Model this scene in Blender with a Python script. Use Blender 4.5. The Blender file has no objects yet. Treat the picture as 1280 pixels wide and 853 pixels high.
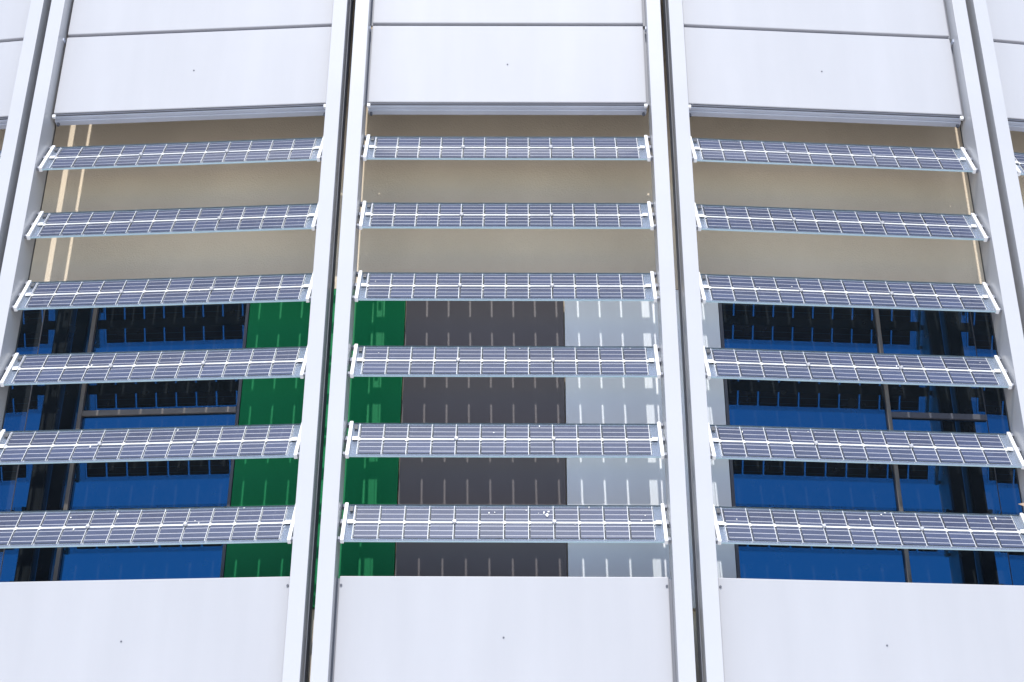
import bpy, bmesh, math, random
from mathutils import Vector, Matrix
random.seed(7)
sc = bpy.context.scene
C = sc.collection
ZG = 1.6                      # eye height above the plaza
AL = 0.06522                  # turn between neighbouring bays of the drum-shaped facade
WB = 2.383                    # bay pitch
HW = 1.035                     # half width of a cladding panel
DW = 0.75                     # depth of the inner wall behind the panel plane
ZT, ZB, ZJ = 3.3915 + ZG, 7.097 + ZG, 7.822 + ZG
ZTOP = 11.6
ZSPLIT = 5.935 + ZG           # beige wall above, colour panels and glass below
ZLOW = 3.445 + ZG

# ------------------------------------------------------------------ materials
def mat(name):
    m = bpy.data.materials.new(name); m.use_nodes = True
    nt = m.node_tree; nt.nodes.clear()
    out = nt.nodes.new('ShaderNodeOutputMaterial')
    return m, nt, out

def principled(name, col, rough=.5, metal=0., spec=.5, nscale=0, namt=0., bump=0., bscale=20., streak=None, coat=0.):
    m, nt, out = mat(name)
    p = nt.nodes.new('ShaderNodeBsdfPrincipled')
    p.inputs['Base Color'].default_value = (*col, 1)
    p.inputs['Roughness'].default_value = rough
    p.inputs['Metallic'].default_value = metal
    p.inputs['Specular IOR Level'].default_value = spec
    p.inputs['Coat Weight'].default_value = coat
    nt.links.new(p.outputs[0], out.inputs[0])
    tc = nt.nodes.new('ShaderNodeTexCoord')
    if namt:
        mp = nt.nodes.new('ShaderNodeMapping')
        if streak: mp.inputs['Scale'].default_value = streak
        nt.links.new(tc.outputs['Object'], mp.inputs[0])
        n = nt.nodes.new('ShaderNodeTexNoise'); n.inputs['Scale'].default_value = nscale; n.inputs['Detail'].default_value = 6
        nt.links.new(mp.outputs[0], n.inputs['Vector'])
        r = nt.nodes.new('ShaderNodeMapRange')
        r.inputs['From Min'].default_value = .3; r.inputs['From Max'].default_value = .7
        r.inputs['To Min'].default_value = 1 - namt; r.inputs['To Max'].default_value = 1 + namt * .5
        nt.links.new(n.outputs['Fac'], r.inputs['Value'])
        mx = nt.nodes.new('ShaderNodeVectorMath'); mx.operation = 'SCALE'
        mx.inputs[0].default_value = col
        nt.links.new(r.outputs[0], mx.inputs['Scale'])
        nt.links.new(mx.outputs[0], p.inputs['Base Color'])
    if bump:
        n2 = nt.nodes.new('ShaderNodeTexNoise'); n2.inputs['Scale'].default_value = bscale; n2.inputs['Detail'].default_value = 3
        nt.links.new(tc.outputs['Object'], n2.inputs['Vector'])
        b = nt.nodes.new('ShaderNodeBump'); b.inputs['Strength'].default_value = bump; b.inputs['Distance'].default_value = .02
        nt.links.new(n2.outputs['Fac'], b.inputs['Height'])
        nt.links.new(b.outputs[0], p.inputs['Normal'])
    return m

M = {}
M['panel'] = principled('white_panel_paint', (.422, .422, .445), .50, spec=.25, nscale=1.6, namt=.045, streak=(2.2, 1, .35), bump=.12, bscale=1.6)
M['post'] = principled('white_post_paint', (.475, .472, .485), .25, nscale=2, namt=.03)
M['trim'] = principled('aluminium_trim_paint', (.50, .53, .62), .4, nscale=3, namt=.08)
M['trim_dark'] = principled('gasket_dark', (.10, .105, .13), .6)
M['beige'] = principled('beige_render', (.75, .635, .485), .85, nscale=1.2, namt=.10, bump=.25, bscale=90)
M['green'] = principled('green_panel', (.003, .19, .066), .5, spec=.2, nscale=60, namt=.07)
M['grey'] = principled('charcoal_panel', (.135, .116, .118), .45, nscale=2, namt=.06)
M['light'] = principled('pale_grey_panel', (.84, .87, .91), .35, nscale=1.5, namt=.04)
M['mull'] = principled('bronze_mullion', (.20, .175, .155), .4, metal=.3, nscale=6, namt=.15)
M['pivot'] = principled('pivot_grey', (.22, .23, .27), .5)
M['slot_shade'] = principled('slate_slot_shade', (.26, .28, .33), .6, nscale=4, namt=.2)  # shade of the slot faces put into a slate colour
M['black'] = principled('black_rubber', (.02, .02, .024), .6)
M['white'] = principled('white_bracket', (.86, .86, .87), .35, nscale=15, namt=.08)
M['steel'] = principled('bolt_steel', (.75, .75, .77), .3, metal=.8)
M['lead'] = principled('silver_lead', (.62, .62, .68), .4, metal=.2)
def cell_mat():
    m, nt, out = mat('silicon_cell')
    p = nt.nodes.new('ShaderNodeBsdfPrincipled'); p.inputs['Roughness'].default_value = .35
    tc = nt.nodes.new('ShaderNodeTexCoord'); oi = nt.nodes.new('ShaderNodeObjectInfo')
    sx = nt.nodes.new('ShaderNodeSeparateXYZ'); nt.links.new(tc.outputs['Object'], sx.inputs[0])
    def math_(op, a, b=None):
        n = nt.nodes.new('ShaderNodeMath'); n.operation = op
        for i, v in enumerate((a, b)):
            if v is None: continue
            if isinstance(v, (int, float)): n.inputs[i].default_value = v
            else: nt.links.new(v, n.inputs[i])
        return n.outputs[0]
    # three busbars along the length of the louver
    y = math_('DIVIDE', sx.outputs['Y'], .0465)
    fr = math_('ABSOLUTE', math_('SUBTRACT', y, math_('ROUND', y)))
    bus = math_('LESS_THAN', fr, .045)
    n = nt.nodes.new('ShaderNodeTexNoise'); n.inputs['Scale'].default_value = 25; n.inputs['Detail'].default_value = 6
    nt.links.new(tc.outputs['Object'], n.inputs['Vector'])
    tone = math_('ADD', math_('MULTIPLY', oi.outputs['Random'], .30), math_('MULTIPLY', n.outputs['Fac'], .6))
    sc_ = nt.nodes.new('ShaderNodeVectorMath'); sc_.operation = 'SCALE'; sc_.inputs[0].default_value = CELLCOL
    nt.links.new(math_('ADD', tone, .55), sc_.inputs['Scale'])
    mx = nt.nodes.new('ShaderNodeMix'); mx.data_type = 'RGBA'
    nt.links.new(bus, mx.inputs['Factor']); nt.links.new(sc_.outputs[0], mx.inputs[6]); mx.inputs[7].default_value = (.66, .66, .72, 1)
    nt.links.new(mx.outputs[2], p.inputs['Base Color']); nt.links.new(p.outputs[0], out.inputs[0])
    return m
CELLCOL = (.050, .064, .132)
M['cell'] = cell_mat()
M['dark_alu'] = principled('dark_aluminium', (.06, .065, .07), .5, nscale=5, namt=.2)
M['box'] = principled('junction_box', (.08, .085, .10), .4)
M['dropping'] = principled('bird_dropping', (.85, .84, .80), .9, nscale=60, namt=.3)
M['leaf'] = principled('dry_leaf', (.38, .28, .20), .8, nscale=30, namt=.3)
M['concrete'] = principled('pale_concrete', (.68, .645, .605), .85, nscale=.6, namt=.15, bump=.2, bscale=30)

def glass_mat():
    m, nt, out = mat('louver_glass')
    tr = nt.nodes.new('ShaderNodeBsdfTransparent'); tr.inputs[0].default_value = (.985, .997, .997, 1)
    di = nt.nodes.new('ShaderNodeBsdfDiffuse'); di.inputs[0].default_value = (.66, .73, .84, 1)
    tl = nt.nodes.new('ShaderNodeBsdfTranslucent'); tl.inputs[0].default_value = (.66, .73, .84, 1)
    dm = nt.nodes.new('ShaderNodeMixShader'); dm.inputs[0].default_value = .4
    nt.links.new(di.outputs[0], dm.inputs[1]); nt.links.new(tl.outputs[0], dm.inputs[2])
    tc = nt.nodes.new('ShaderNodeTexCoord')
    n = nt.nodes.new('ShaderNodeTexNoise'); n.inputs['Scale'].default_value = 14; n.inputs['Detail'].default_value = 8; n.inputs['Roughness'].default_value = .65
    nt.links.new(tc.outputs['Object'], n.inputs['Vector'])
    r = nt.nodes.new('ShaderNodeMapRange'); r.inputs['From Min'].default_value = .35; r.inputs['From Max'].default_value = .75
    r.inputs['To Min'].default_value = .008; r.inputs['To Max'].default_value = .032
    nt.links.new(n.outputs['Fac'], r.inputs['Value'])
    m1 = nt.nodes.new('ShaderNodeMixShader')
    nt.links.new(r.outputs[0], m1.inputs[0]); nt.links.new(tr.outputs[0], m1.inputs[1]); nt.links.new(dm.outputs[0], m1.inputs[2])
    gl = nt.nodes.new('ShaderNodeBsdfGlossy'); gl.inputs['Roughness'].default_value = .06
    fr = nt.nodes.new('ShaderNodeFresnel'); fr.inputs['IOR'].default_value = 1.45
    m2 = nt.nodes.new('ShaderNodeMixShader')
    nt.links.new(fr.outputs[0], m2.inputs[0]); nt.links.new(m1.outputs[0], m2.inputs[1]); nt.links.new(gl.outputs[0], m2.inputs[2])
    nt.links.new(m2.outputs[0], out.inputs[0])
    return m
M['glass'] = glass_mat()

def veil(name, col, transp):
    m, nt, out = mat(name)
    tr = nt.nodes.new('ShaderNodeBsdfTransparent')
    di = nt.nodes.new('ShaderNodeBsdfDiffuse'); di.inputs[0].default_value = (*col, 1)
    mx = nt.nodes.new('ShaderNodeMixShader'); mx.inputs[0].default_value = 1 - transp
    nt.links.new(tr.outputs[0], mx.inputs[1]); nt.links.new(di.outputs[0], mx.inputs[2])
    nt.links.new(mx.outputs[0], out.inputs[0])
    return m
M['strip'] = veil('clear_cell_gap', (.92, .93, .96), .955)
M['film'] = veil('milky_sky_tint_film', (.60, .70, .92), .74)  # milky film, its blue paints in the mirrored sky
M['ribbon'] = principled('white_ribbon', (.86, .86, .90), .5)
M['edge'] = principled('glass_edge', (.42, .58, .66), .2, coat=.3)

def window_mat():
    m, nt, out = mat('coated_window_glass')
    gl = nt.nodes.new('ShaderNodeBsdfGlossy'); gl.inputs['Color'].default_value = (.007, .077, .195, 1); gl.inputs['Roughness'].default_value = .0
    di = nt.nodes.new('ShaderNodeBsdfDiffuse'); di.inputs[0].default_value = (.012, .022, .032, 1)
    du = nt.nodes.new('ShaderNodeBsdfDiffuse'); du.inputs[0].default_value = (.5, .55, .6, 1)
    tc = nt.nodes.new('ShaderNodeTexCoord')
    n = nt.nodes.new('ShaderNodeTexNoise'); n.inputs['Scale'].default_value = 8; n.inputs['Detail'].default_value = 6
    nt.links.new(tc.outputs['Object'], n.inputs['Vector'])
    r = nt.nodes.new('ShaderNodeMapRange'); r.inputs['To Min'].default_value = .01; r.inputs['To Max'].default_value = .05
    nt.links.new(n.outputs['Fac'], r.inputs['Value'])
    lw = nt.nodes.new('ShaderNodeFresnel'); lw.inputs['IOR'].default_value = 4.0
    m1 = nt.nodes.new('ShaderNodeMixShader'); m1.inputs[0].default_value = .80
    nt.links.new(di.outputs[0], m1.inputs[1]); nt.links.new(gl.outputs[0], m1.inputs[2])
    m2 = nt.nodes.new('ShaderNodeMixShader')
    nt.links.new(r.outputs[0], m2.inputs[0]); nt.links.new(m1.outputs[0], m2.inputs[1]); nt.links.new(du.outputs[0], m2.inputs[2])
    # slight pane waviness
    n2 = nt.nodes.new('ShaderNodeTexNoise'); n2.inputs['Scale'].default_value = 1.1
    nt.links.new(tc.outputs['Object'], n2.inputs['Vector'])
    b = nt.nodes.new('ShaderNodeBump'); b.inputs['Strength'].default_value = .03; b.inputs['Distance'].default_value = .01
    nt.links.new(n2.outputs['Fac'], b.inputs['Height']); nt.links.new(b.outputs[0], gl.inputs['Normal'])
    nt.links.new(m2.outputs[0], out.inputs[0])
    return m
M['window'] = window_mat()

# ------------------------------------------------------------------ mesh helpers
class MB:
    def __init__(s): s.bm = bmesh.new()
    def box(s, x0, x1, y0, y1, z0, z1, bev=0., mi=0):
        r = bmesh.ops.create_cube(s.bm, size=1)
        vs = r['verts']
        for v in vs:
            v.co = ((x0 + x1) / 2 + v.co.x * (x1 - x0), (y0 + y1) / 2 + v.co.y * (y1 - y0), (z0 + z1) / 2 + v.co.z * (z1 - z0))
        fs = list({f for v in vs for f in v.link_faces})
        for f in fs: f.material_index = mi
        if bev:
            es = list({e for v in vs for e in v.link_edges})
            bmesh.ops.bevel(s.bm, geom=es, offset=bev, segments=2, profile=.6, affect='EDGES')
        return s
    def cyl(s, c, axis, r, h, seg=14, r2=None):
        q = bmesh.ops.create_cone(s.bm, cap_ends=True, segments=seg, radius1=r, radius2=r if r2 is None else r2, depth=h)
        rot = Vector((0, 0, 1)).rotation_difference(Vector(axis)).to_matrix().to_4x4()
        bmesh.ops.transform(s.bm, matrix=Matrix.Translation(c) @ rot, verts=q['verts'])
        return s
    def prism(s, pts, x0, x1, mi=0):
        """profile in (y,z), extruded along x"""
        a = [s.bm.verts.new((x0, y, z)) for y, z in pts]; b = [s.bm.verts.new((x1, y, z)) for y, z in pts]
        n = len(pts); fs = [s.bm.faces.new(a[::-1]), s.bm.faces.new(b)]
        for i in range(n):
            fs.append(s.bm.faces.new((a[i], a[(i + 1) % n], b[(i + 1) % n], b[i])))
        for f in fs: f.material_index = mi
        return s
    def poly(s, pts, h):
        a = [s.bm.verts.new((x, y, z)) for x, y, z in pts]; b = [s.bm.verts.new((x, y, z + h)) for x, y, z in pts]
        n = len(pts); s.bm.faces.new(a[::-1]); s.bm.faces.new(b)
        for i in range(n): s.bm.faces.new((a[i], a[(i + 1) % n], b[(i + 1) % n], b[i]))
        return s
    def mesh(s, name, mats):
        bmesh.ops.recalc_face_normals(s.bm, faces=s.bm.faces[:])
        me = bpy.data.meshes.new(name); s.bm.to_mesh(me); s.bm.free()
        for m in (mats if isinstance(mats, (list, tuple)) else [mats]): me.materials.append(m)
        return me
    def obj(s, name, mats, parent=None):
        o = bpy.data.objects.new(name, s.mesh(name, mats)); C.objects.link(o)
        if parent: o.parent = parent
        return o

def tag(o, label=None, cat=None, group=None, kind=None):
    if cat and not kind: kind = 'thing'
    if label: o['label'] = label
    if cat: o['category'] = cat
    if group: o['group'] = group
    if kind: o['kind'] = kind
    return o
def empty(name, loc=(0, 0, 0), rot=(0, 0, 0)):
    o = bpy.data.objects.new(name, None); C.objects.link(o)
    o.empty_display_size = .1; o.location = loc; o.rotation_euler = rot
    return o
def copy_tree(o, parent=None):
    c = o.copy(); C.objects.link(c)
    if parent: c.parent = parent
    for ch in list(o.children): copy_tree(ch, c)
    return c

def t_(k): return Vector((math.cos(AL * k), math.sin(AL * k) , 0)) if k >= 0 else Vector((math.cos(AL * k), math.sin(AL * k), 0))
def facet(s):
    """centre and z-rotation of bay s (0 = middle)"""
    c = Vector((0, 0, 0)); sg = 1 if s > 0 else -1
    for k in range(abs(s)):
        a0, a1 = AL * k, AL * (k + 1)
        c += Vector((sg * (math.cos(a0) + math.cos(a1)), math.sin(a0) + math.sin(a1), 0)) * WB / 2
    return c, sg * abs(s) * AL
def fl(s, u, d, z):
    c, a = facet(s)
    return Vector((c.x + u * math.cos(a) - d * math.sin(a), c.y + u * math.sin(a) + d * math.cos(a), z))
def place(o, s, u=0, d=0, z=0, tilt=0):
    o.location = fl(s, u, d, z); o.rotation_euler = (tilt, 0, facet(s)[1]); return o

BAY = {-2: 'bay cut off by the left edge', -1: 'left bay', 0: 'middle bay', 1: 'right bay', 2: 'bay cut off by the right edge'}

# ------------------------------------------------------------------ setting: plaza
b = MB(); b.box(-400, 400, -400, 400, -.3, 0)
tag(b.obj('ground', M['concrete']), kind='structure')

# ------------------------------------------------------------------ inner wall
def halfw(d): return WB / 2 - d * math.tan(AL / 2)
def wall_mesh(d0, d1, z0, z1):
    bm = bmesh.new()
    for s in range(-2, 3):
        e0, e1 = halfw(d0), halfw(d1)
        pts = [fl(s, -e0, d0, 0), fl(s, e0, d0, 0), fl(s, e1, d1, 0), fl(s, -e1, d1, 0)]
        lo = [bm.verts.new((p.x, p.y, z0)) for p in pts]; hi = [bm.verts.new((p.x, p.y, z1)) for p in pts]
        bm.faces.new(lo[::-1]); bm.faces.new(hi)
        for i in range(4):
            if s > -2 and i == 3 or s < 2 and i == 1: continue
            bm.faces.new((lo[i], lo[(i + 1) % 4], hi[(i + 1) % 4], hi[i]))
    bmesh.ops.remove_doubles(bm, verts=bm.verts[:], dist=1e-4)
    bmesh.ops.recalc_face_normals(bm, faces=bm.faces[:])
    me = bpy.data.meshes.new('wall'); bm.to_mesh(me); bm.free()
    return me
root = empty('recessed_wall', fl(0, 0, .8, 0)); root.matrix_world = Matrix.Translation((0, .8, 0))
tag(root, 'shaded beige rendered wall set back behind the white louver bays', 'wall')
for nm, me, mt in (('upper_wall', wall_mesh(DW, .95, ZSPLIT, ZTOP - .05), M['beige']), ('lower_wall', wall_mesh(.80, .95, 0, ZSPLIT - .002), M['beige'])):
    me.materials.append(mt); me.name = nm
    me.transform(Matrix.Translation((0, -.8, 0)))
    o = bpy.data.objects.new(nm, me); C.objects.link(o); o.parent = root

# coloured wall panels
def wallpanel(name, s, u0, u1, m, label):
    r = MB().box(u0, u1, 0, .045, ZLOW - ZSPLIT, -.006, .003).obj(name, m)
    place(r, s, 0, DW, ZSPLIT)
    tag(r, label, 'wall panel')
    return r
HWD = halfw(DW) - .002
UGL, UGD, UDL, ULR = .408, -.753, .426, -.742
wallpanel('green_wall_panel', -1, UGL, HWD, M['green'], 'green wall panel behind the louvers of the left bay, beside its dark glass')
wallpanel('green_wall_panel', 0, -HWD, UGD - .004, M['green'], 'narrow green wall panel at the left end of the middle bay')
wallpanel('charcoal_wall_panel', 0, UGD + .004, UDL - .004, M['grey'], 'wide charcoal grey wall panel in the centre of the middle bay')
wallpanel('pale_wall_panel', 0, UDL + .004, HWD, M['light'], 'pale grey wall panel with sunlit patches at the right end of the middle bay')
wallpanel('pale_wall_panel', 1, -HWD, ULR - .012, M['light'], 'narrow pale grey wall strip at the left end of the right bay')

# windows
def window(s, u0, u1, mulls, trans, label):
    wl_, wr_ = (.002 if u0 < -1.1 else .022), (.002 if u1 > 1.1 else .022)
    r = empty('window'); place(r, s, 0, DW, ZLOW)
    tag(r, label, 'window')
    H = ZSPLIT - ZLOW - .006
    f = MB()
    f.box(u0, u0 + wl_, .008 if wl_ < .01 else -.004, .045, 0, H).box(u1 - wr_, u1, .008 if wr_ < .01 else -.004, .045, 0, H)
    f.box(u0 + wl_, u1 - wr_, -.003, .045, 0, .04, .001).box(u0 + wl_, u1 - wr_, -.003, .045, H - .04, H, .001)
    f.obj('frame', M['trim_dark'], r)
    edges = [u0 + wl_] + mulls + [u1 - wr_]
    for i in range(len(edges) - 1):
        a = edges[i] + (.012 if i else 0); c = edges[i + 1] - (.012 if i < len(edges) - 2 else 0)
        MB().box(a, c, .008, .030, .04, H - .04).obj('pane', M['window'], r)
        for (k, z) in trans:
            if k == i:
                MB().box(a, c, -.014, .007, z - ZLOW - .022, z - ZLOW + .022, .003).obj('transom', M['mull'] if s < 0 else M['trim_dark'], r)
    for u in mulls:
        MB().box(u - .015, u + .015, -.022, .040, 0, H, .003).obj('mullion', M['mull'], r)
    return r
ZTR = 4.94 + ZG
window(-1, -HWD, UGL - .004, [-.765], [(1, ZTR)], 'dark reflecting window of the left bay, blue sky mirrored, beside the green panel')
window(1, ULR - .008, HWD, [.440], [(1, ZTR)], 'dark reflecting window of the right bay, blue sky mirrored, beside the pale strip')
window(-2, -HWD, HWD, [-.4, .45], [(0, ZTR)], 'dark reflecting window hidden behind the louvers past the left edge')
window(2, -HWD, HWD, [-.45, .4], [(2, ZTR)], 'dark reflecting window hidden behind the louvers past the right edge')

# ------------------------------------------------------------------ white cladding panels
def cladding(s, z0, z1, zdot, label, rim=False):
    r = empty('cladding_panel'); place(r, s, 0, 0, z0)
    tag(r, label, 'cladding panel', None)
    h = z1 - z0
    b = MB(); b.box(-HW, HW, 0, .035, 0, h, .007)
    b.obj('sheet', M['panel'], r)
    # folded return flange at the back of the sheet
    MB().box(-HW + .01, HW - .01, .037, .075, h - .03, h - .008).obj('flange', M['trim'], r)
    for sx in (-1, 1):
        a, c = sorted((sx * (HW - .012), sx * 1.0562))
        if sx > 0 or s != -1: MB().box(a, c, .037, .050, .004, h - .004).obj('seam_blocker', M['pivot'], r)  # added strip that blocks sun coming through the panel seam
    if zdot is not None:
        MB().cyl((0, -.001, zdot - z0), (0, -1, 0), .0058, .004, 12).obj('rivet', M['trim_dark'], r)
    if rim:
        for sx in (-1, 1):
            MB().cyl((sx * (HW - .012), -.002, h - .062), (0, -1, 0), .008, .008, 10).obj('clip', M['trim_dark'], r)
    return r
def trim(s, label):
    r = empty('soffit_trim'); place(r, s, 0, 0, ZB)
    tag(r, label, 'trim')
    MB().prism([(.008, -.002), (.008, -.014), (.020, -.014), (.020, -.002)], -HW + .004, HW - .004).obj('gasket', M['trim_dark'], r)
    MB().prism([(.022, 0), (.022, -.024), (.048, -.028), (.048, -.018), (.032, -.015), (.032, 0)], -HW + .004, HW - .004).obj('drip_edge', M['trim'], r)
    MB().prism([(.052, 0), (.052, -.038), (.098, -.043), (.098, -.032), (.062, -.028), (.062, 0)], -HW - .002, HW + .002).obj('channel', M['trim'], r)
    for sx in (-1, 1):
        MB().box(sx * (HW - .006) - .012, sx * (HW - .006) + .012, -.004, .020, -.040, -.014, .003).obj('end_cap', M['white'], r)
        MB().cyl((sx * (HW - .02), .075, -.052), (0, 0, 1), .010, .024, 10).obj('bolt', M['trim_dark'], r)
for s in range(-2, 3):
    cladding(s, ZJ + .028, ZTOP - .1, None, {-2: 'small corner of upper white panel above the joint at far left edge', -1: 'top white cladding panel above the dark joint of the left bay', 0: 'top white cladding panel above the dark joint of the middle bay', 1: 'top white cladding panel above the dark joint of the right bay', 2: 'sliver of upper white panel above the joint at far right edge'}[s])
    cladding(s, ZB, ZJ, 7.45 + ZG, {-2: 'narrow glimpse of white panel over beige wall at far left edge', -1: 'white cladding panel with one rivet above the louvers of the left bay', 0: 'white cladding panel with one rivet above the louvers of the middle bay', 1: 'white cladding panel with one rivet above the louvers of the right bay', 2: 'narrow piece of white panel over beige wall at far right edge'}[s])
    cladding(s, 2.0, ZT, {-1: 2.985, 0: 2.993, 1: 2.975}.get(s, 2.98) + ZG, {-2: 'white cladding panel beneath the louvers, outside the left edge', -1: 'white cladding panel beneath the lowest louver of the left bay', 0: 'white cladding panel beneath the lowest louver of the middle bay', 1: 'white cladding panel beneath the lowest louver of the right bay', 2: 'white cladding panel beneath the louvers, outside the right edge'}[s], rim=True)
    trim(s, {-2: 'bit of grey soffit trim under the white panel at far left edge', -1: 'stepped grey soffit trim under the upper panel of the left bay', 0: 'stepped grey soffit trim under the upper panel of the middle bay', 1: 'stepped grey soffit trim under the upper panel of the right bay', 2: 'bit of grey soffit trim under the white panel at far right edge'}[s])
    # base cladding down to the plaza
    o = MB().box(-HW, HW, 0, .035, .05, 1.975, .004).obj('base_panel', M['panel']); place(o, s)
    tag(o, 'white base panel near the ground under the %s' % BAY[s], 'cladding panel')
    # joint backing strip
    o = MB().box(-HW, HW, .040, .060, ZJ - .03, ZJ + .06).obj('joint_strip', M['trim']); place(o, s)
    tag(o, 'thin grey joint strip between two white panels, %s' % BAY[s], 'joint strip')

# ------------------------------------------------------------------ posts
PF, PB = -.11, .115
PU0, PU1 = 1.0565, 1.1635
post_label = {(-2, 1): 'white vertical post left of the dark slot at the far left edge', (-1, -1): 'white vertical post at the left end of the left bay, inner side showing',
              (-1, 1): 'white vertical post at the right end of the left bay', (0, -1): 'white vertical post at the left end of the middle bay',
              (0, 1): 'white vertical post at the right end of the middle bay', (1, -1): 'white vertical post at the left end of the right bay',
              (1, 1): 'white vertical post at the right end of the right bay, inner side showing', (2, -1): 'white vertical post right of the dark slot at the far right edge',
              (-2, -1): 'white vertical post of the next bay, outside the left edge', (2, 1): 'white vertical post of the next bay, outside the right edge'}
for s in range(-2, 3):
    for sx in (-1, 1):
        r = empty('facade_post'); place(r, s, sx * (PU0 + PU1) / 2, 0, 0)
        tag(r, post_label[(s, sx)], 'post', 'white posts between the louver bays')
        w = (PU1 - PU0) / 2
        MB().box(-w, w, PF, PB, .02, ZTOP, .004).obj('profile', M['post'], r)
        MB().box(-sx * w - (.0085 if sx > 0 else -.0005), -sx * w + (-.0005 + .0 if sx > 0 else .0085), -.02, .02, ZJ - .045, ZJ - .02).obj('clip', M['trim'], r)
        e0, e1 = sorted((sx * (w + .0004), sx * (w + .0030)))
        MB().box(e0, e1, .012, PB - .001, .03, ZTOP - .02).obj('slot_shade_strip', M['slot_shade'], r)  # added dark strip, paints shade onto the rear of the slot face
        MB().box(-w + .004, w - .004, PB + .001, PB + .03, .02, ZTOP - .02).obj('back_rail', M['dark_alu'], r)
# roof coping closing the cavity
cap = MB()
me = wall_mesh(-.13, .95, ZTOP + .005, ZTOP + .12); me.materials.append(M['panel']); me.name = 'roof_coping'
o = bpy.data.objects.new('roof_coping', me); C.objects.link(o); tag(o, 'white coping along the top of the facade, above the picture', 'coping')

# ------------------------------------------------------------------ solar louvers
LD, LH = .165, .314
LG = math.hypot(LD, LH); TILT = math.atan2(LH, LD)
YM = .0127; ZM0 = 6.690 + ZG; PITCH = .5874
CW, CP = .1450, .1604          # cell width, cell pitch
X0 = -(11 * CP + CW) / 2
y_lo = -LG / 2
ROW = [(y_lo + .034, y_lo + .034 + .139), (y_lo + .195, y_lo + .195 + .139)]
GX = 1.020
def build_louver():
    r = empty('solar_louver')
    g = MB(); g.box(-GX, GX, y_lo, -y_lo, -.006, .006)
    for f in g.bm.faces:
        if abs(f.normal.z) < .5: f.material_index = 1
    g.obj('glass_panel', [M['glass'], M['edge']], r)
    cm = None
    for k, (a, c) in enumerate(ROW):
        for i in range(12):
            if cm is None:
                e = .006; hx, hy = CW / 2, (c - a) / 2
                cm = MB().poly([(-hx + e, -hy, -.001), (hx - e, -hy, -.001), (hx, -hy + e, -.001), (hx, hy - e, -.001), (hx - e, hy, -.001), (-hx + e, hy, -.001), (-hx, hy - e, -.001), (-hx, -hy + e, -.001)], .002).mesh('solar_cell', M['cell'])
            o = bpy.data.objects.new('solar_cell', cm); C.objects.link(o); o.parent = r
            o.location = (X0 + i * CP + CW / 2, (a + c) / 2, 0)
    # film between the cells: one lattice sheet
    bm = bmesh.new(); xs = []
    for i in range(13):
        x = X0 + i * CP - (CP - CW) / 2; xs += [x - .0077, x - .0075, x - .0038, x + .0077]
    ys = [y_lo + .024, y_lo + .029, -y_lo - .008, -y_lo - .004]
    vg = [[bm.verts.new((x, y, 0)) for y in ys] for x in xs]
    for i in range(len(xs) - 1):
        for j in range(3):
            if i % 4 != 3 or j != 1:
                bm.faces.new((vg[i][j], vg[i + 1][j], vg[i + 1][j + 1], vg[i][j + 1])).material_index = int(i % 4 == 1)
    gm = MB(); gm.bm.free(); gm.bm = bm
    gm.obj('film_grid', [M['strip'], M['ribbon']], r)
    # milky edge film round the cell field, sky reflection put into its blue
    bm = bmesh.new()
    xs = [-GX + .003, X0 - .010, -X0 + .010, GX - .003]; ys = [y_lo + .002, ROW[0][0] - .003, ROW[1][1] + .003, -y_lo - .002]
    vg = [[bm.verts.new((x, y, -.0025)) for y in ys] for x in xs]
    for i in range(3):
        for j in range(3):
            if (i, j) != (1, 1): bm.faces.new((vg[i][j], vg[i + 1][j], vg[i + 1][j + 1], vg[i][j + 1]))
    gm = MB(); gm.bm.free(); gm.bm = bm
    gm.obj('edge_film', M['film'], r)
    # central carrier rail behind the glass with two bolts through it, white between the cell rows
    rl = MB(); rl.box(-GX - .002, GX + .002, (ROW[0][1] + ROW[1][0]) / 2 - .037, (ROW[0][1] + ROW[1][0]) / 2 + .037, -.034, -.0075, .004)
    rail = rl.obj('carrier_rail', M['dark_alu'], r)
    ym = (ROW[0][1] + ROW[1][0]) / 2
    up = [(X0 - .05, ym + .008, .0012)]; dn = [(X0 - .05, ym - .008, .0012)]
    for i in range(13):
        x = X0 + i * CP - (CP - CW) / 2
        up += [(x - .012, ym + .008, .0012), (x, ym + .018, .0012), (x + .012, ym + .008, .0012)]
        dn += [(x - .012, ym - .008, .0012), (x, ym - .018, .0012), (x + .012, ym - .008, .0012)]
    up.append((-X0 + .05, ym + .008, .0012)); dn.append((-X0 + .05, ym - .008, .0012))
    cl = MB().poly(dn + up[::-1], .0012)
    cl.obj('centre_line', M['white'], r)
    for i in (4, 8):
        x = X0 + i * CP - (CP - CW) / 2
        MB().cyl((x, ym, .011), (0, 0, 1), .015, .012, 14, .011).obj('bolt', M['steel'], r)
    for sx in (-1, 1):
        x0, x1 = sorted((sx * (GX - .006), sx * (GX + .018)))
        bk = MB(); bk.box(x0, x1, y_lo - .004, -y_lo + .004, -.016, .020, .004)
        br = bk.obj('end_bracket', M['white'], r)
        xa, xb = sorted((sx * (GX + .0185), sx * (GX + .034)))
        for ya, yb, zb in ((-y_lo - .035, -y_lo - .005, -.012), (-.02, .02, -.02), (y_lo + .004, y_lo + .03, -.012)):
            MB().box(xa, xb, ya, yb, zb, .016, .002).obj('pivot', M['pivot'], br)
        tb = MB(); xa, xb = sorted((sx * (GX - .012), sx * .972))
        tb.box(xa, xb, ym - .018, ym + .018, .0065, .010, .001)
        tb.obj('tab', M['white'], r)
    jb = MB(); jb.box(-1.004, -.979, -y_lo - .075, -y_lo - .03, .0065, .016, .003)
    jb.obj('junction_box', M['box'], r)
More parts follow.
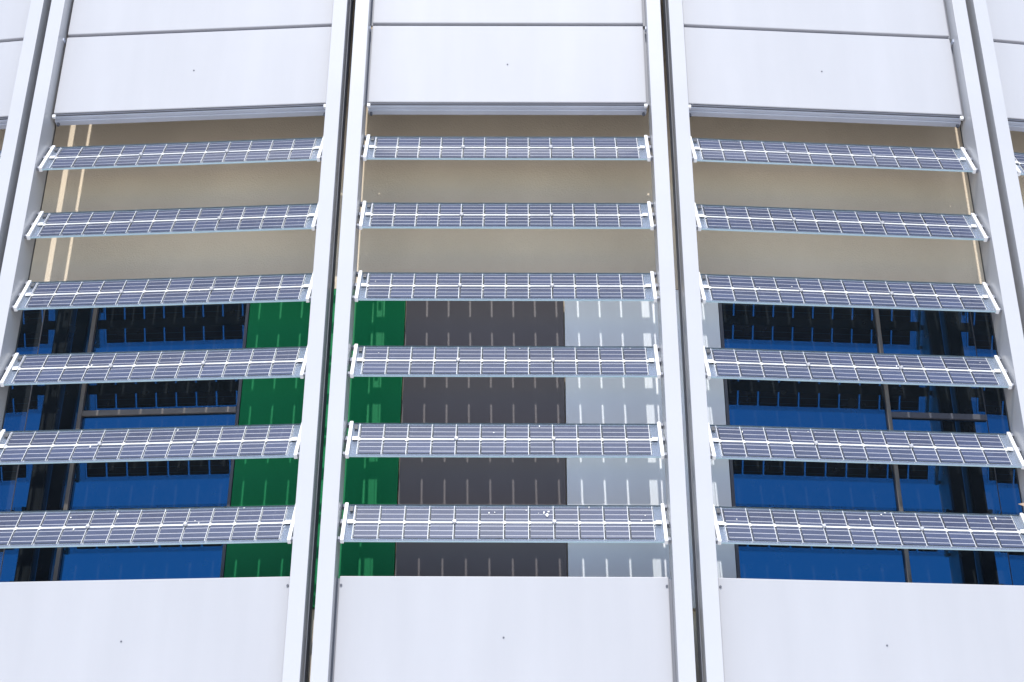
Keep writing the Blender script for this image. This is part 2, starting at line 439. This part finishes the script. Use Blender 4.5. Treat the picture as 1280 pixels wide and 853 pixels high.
    # thin bright lead lines framing the junction box
    MB().box(-.9725, -.9685, ROW[1][0], -y_lo - .012, .0062, .0075).obj('lead', M['lead'], r)
    return r
ORD = ['topmost', 'second', 'third', 'fourth', 'fifth', 'lowest']
def louver_label(s, k):
    bay = {-2: 'bay past the left edge', -1: 'left bay', 0: 'middle bay', 1: 'right bay', 2: 'bay past the right edge'}[s]
    what = {0: 'topmost solar louver of the %s, under the soffit trim', 1: 'second solar louver from top, %s, before beige wall',
            2: 'third solar louver from top, %s, where beige wall ends', 3: 'fourth solar louver from top, %s',
            4: 'fifth solar louver from top, %s, one above the lowest', 5: 'lowest solar louver of the %s, above the bottom white panel'}[k]
    return what % bay
proto = build_louver()
first = True
louv = {}
for s in range(-2, 3):
    for k in range(6):
        o = proto if first else copy_tree(proto)
        first = False
        place(o, s, 0, YM, ZM0 - k * PITCH, TILT)
        o.rotation_euler.x += math.radians(random.uniform(-.25, .25))
        tag(o, louver_label(s, k), 'louver', 'glass solar louvers between the posts')
        louv[(s, k)] = o
# droppings: specks and splashes, more on the lower rows
def dropping(o, x, y, sz, lng):
    b = MB(); n = 11
    pts = []
    for i in range(n):
        a = 2 * math.pi * i / n; rr = sz * random.uniform(.6, 1.2)
        pts.append((x + math.cos(a) * rr, y + math.sin(a) * rr * (lng if math.sin(a) < 0 else 1), .0062))
    b.poly(pts, .0012); b.obj('bird_dropping', M['dropping'], o)
dropping(louv[(0, 5)], .275, .085, .010, 3.2); dropping(louv[(0, 5)], .285, .11, .007, 1.2)
dropping(louv[(0, 5)], -.10, .10, .004, 4); dropping(louv[(0, 5)], .14, .12, .004, 1)
rs = random.Random(3)
for s in (-1, 0, 1):
    for k, n in ((2, 2), (3, 4), (4, 4), (5, 7)):
        for i in range(n):
            dropping(louv[(s, k)], rs.uniform(-.95, .95), rs.uniform(-.02, .16), rs.uniform(.0025, .0055), rs.choice((1, 1, 2, 5)))

# dry leaf caught at the right end of the louvers
lf = MB()
pts = [(0, 0, 0), (.03, .014, 0), (.09, .019, 0), (.17, .012, 0), (.23, 0, 0), (.17, -.010, 0), (.09, -.014, 0), (.03, -.009, 0)]
lf.poly(pts, .004)
for v in lf.bm.verts: v.co.z += .6 * v.co.x * v.co.x + abs(v.co.y) * .5
o = lf.obj('dry_leaf', M['leaf']); o.location = fl(1, .955, -.055, 3.925 + ZG); o.rotation_euler = (math.radians(75), math.radians(14), facet(1)[1])
tag(o, 'tan pointed dry leaf at the right edge, above the lowest right louver', 'leaf')

# ------------------------------------------------------------------ light
w = bpy.data.worlds.new('World'); sc.world = w; w.use_nodes = True
nt = w.node_tree; nt.nodes.clear()
out = nt.nodes.new('ShaderNodeOutputWorld'); bg = nt.nodes.new('ShaderNodeBackground'); sky = nt.nodes.new('ShaderNodeTexSky')
sky.sky_type = 'NISHITA'; sky.sun_disc = False
sd = Vector((.067, 1, -1.49)).normalized()
sky.sun_elevation = math.asin(-sd.z); sky.sun_rotation = math.radians(180 + 3.8)
sky.air_density = 1.0; sky.dust_density = .6; sky.ozone_density = 1.5
bg.inputs['Strength'].default_value = .15
nt.links.new(sky.outputs[0], bg.inputs[0]); nt.links.new(bg.outputs[0], out.inputs[0])
sl = bpy.data.lights.new('sun', 'SUN'); sl.energy = 2.9; sl.angle = math.radians(.42); sl.color = (1, .965, .915)
so = bpy.data.objects.new('sun', sl); C.objects.link(so); so.location = (0, -30, 60)
so.rotation_euler = sd.to_track_quat('-Z', 'Y').to_euler()

# ------------------------------------------------------------------ camera
f, pitch, yaw, roll, xc, dc = 1951.8, .49754, -.0048, .00465, .0884, 9.3492
cd = bpy.data.cameras.new('camera'); co = bpy.data.objects.new('camera', cd); C.objects.link(co)
F = Vector((math.sin(yaw) * math.cos(pitch), math.cos(yaw) * math.cos(pitch), math.sin(pitch)))
R = Vector((math.cos(yaw), -math.sin(yaw), 0)); U = R.cross(F)
R2 = R * math.cos(roll) + U * math.sin(roll); U2 = U * math.cos(roll) - R * math.sin(roll)
mw = Matrix((R2, U2, -F)).transposed().to_4x4(); mw.translation = Vector((xc, -dc, ZG))
co.matrix_world = mw
cd.sensor_width = 36; cd.lens = f / 1280 * 36; cd.clip_end = 2000
sc.camera = co

vs = sc.view_settings; vs.view_transform = 'Standard'; vs.look = 'None'; vs.gamma = 1; vs.exposure = 0.67
sc.render.engine = 'CYCLES'
cy = sc.cycles
cy.max_bounces = 10; cy.diffuse_bounces = 5; cy.glossy_bounces = 5; cy.transparent_max_bounces = 40; cy.transmission_bounces = 8
cy.caustics_reflective = False; cy.blur_glossy = 1.0; cy.use_denoising = True
cy.sample_clamp_indirect = 3
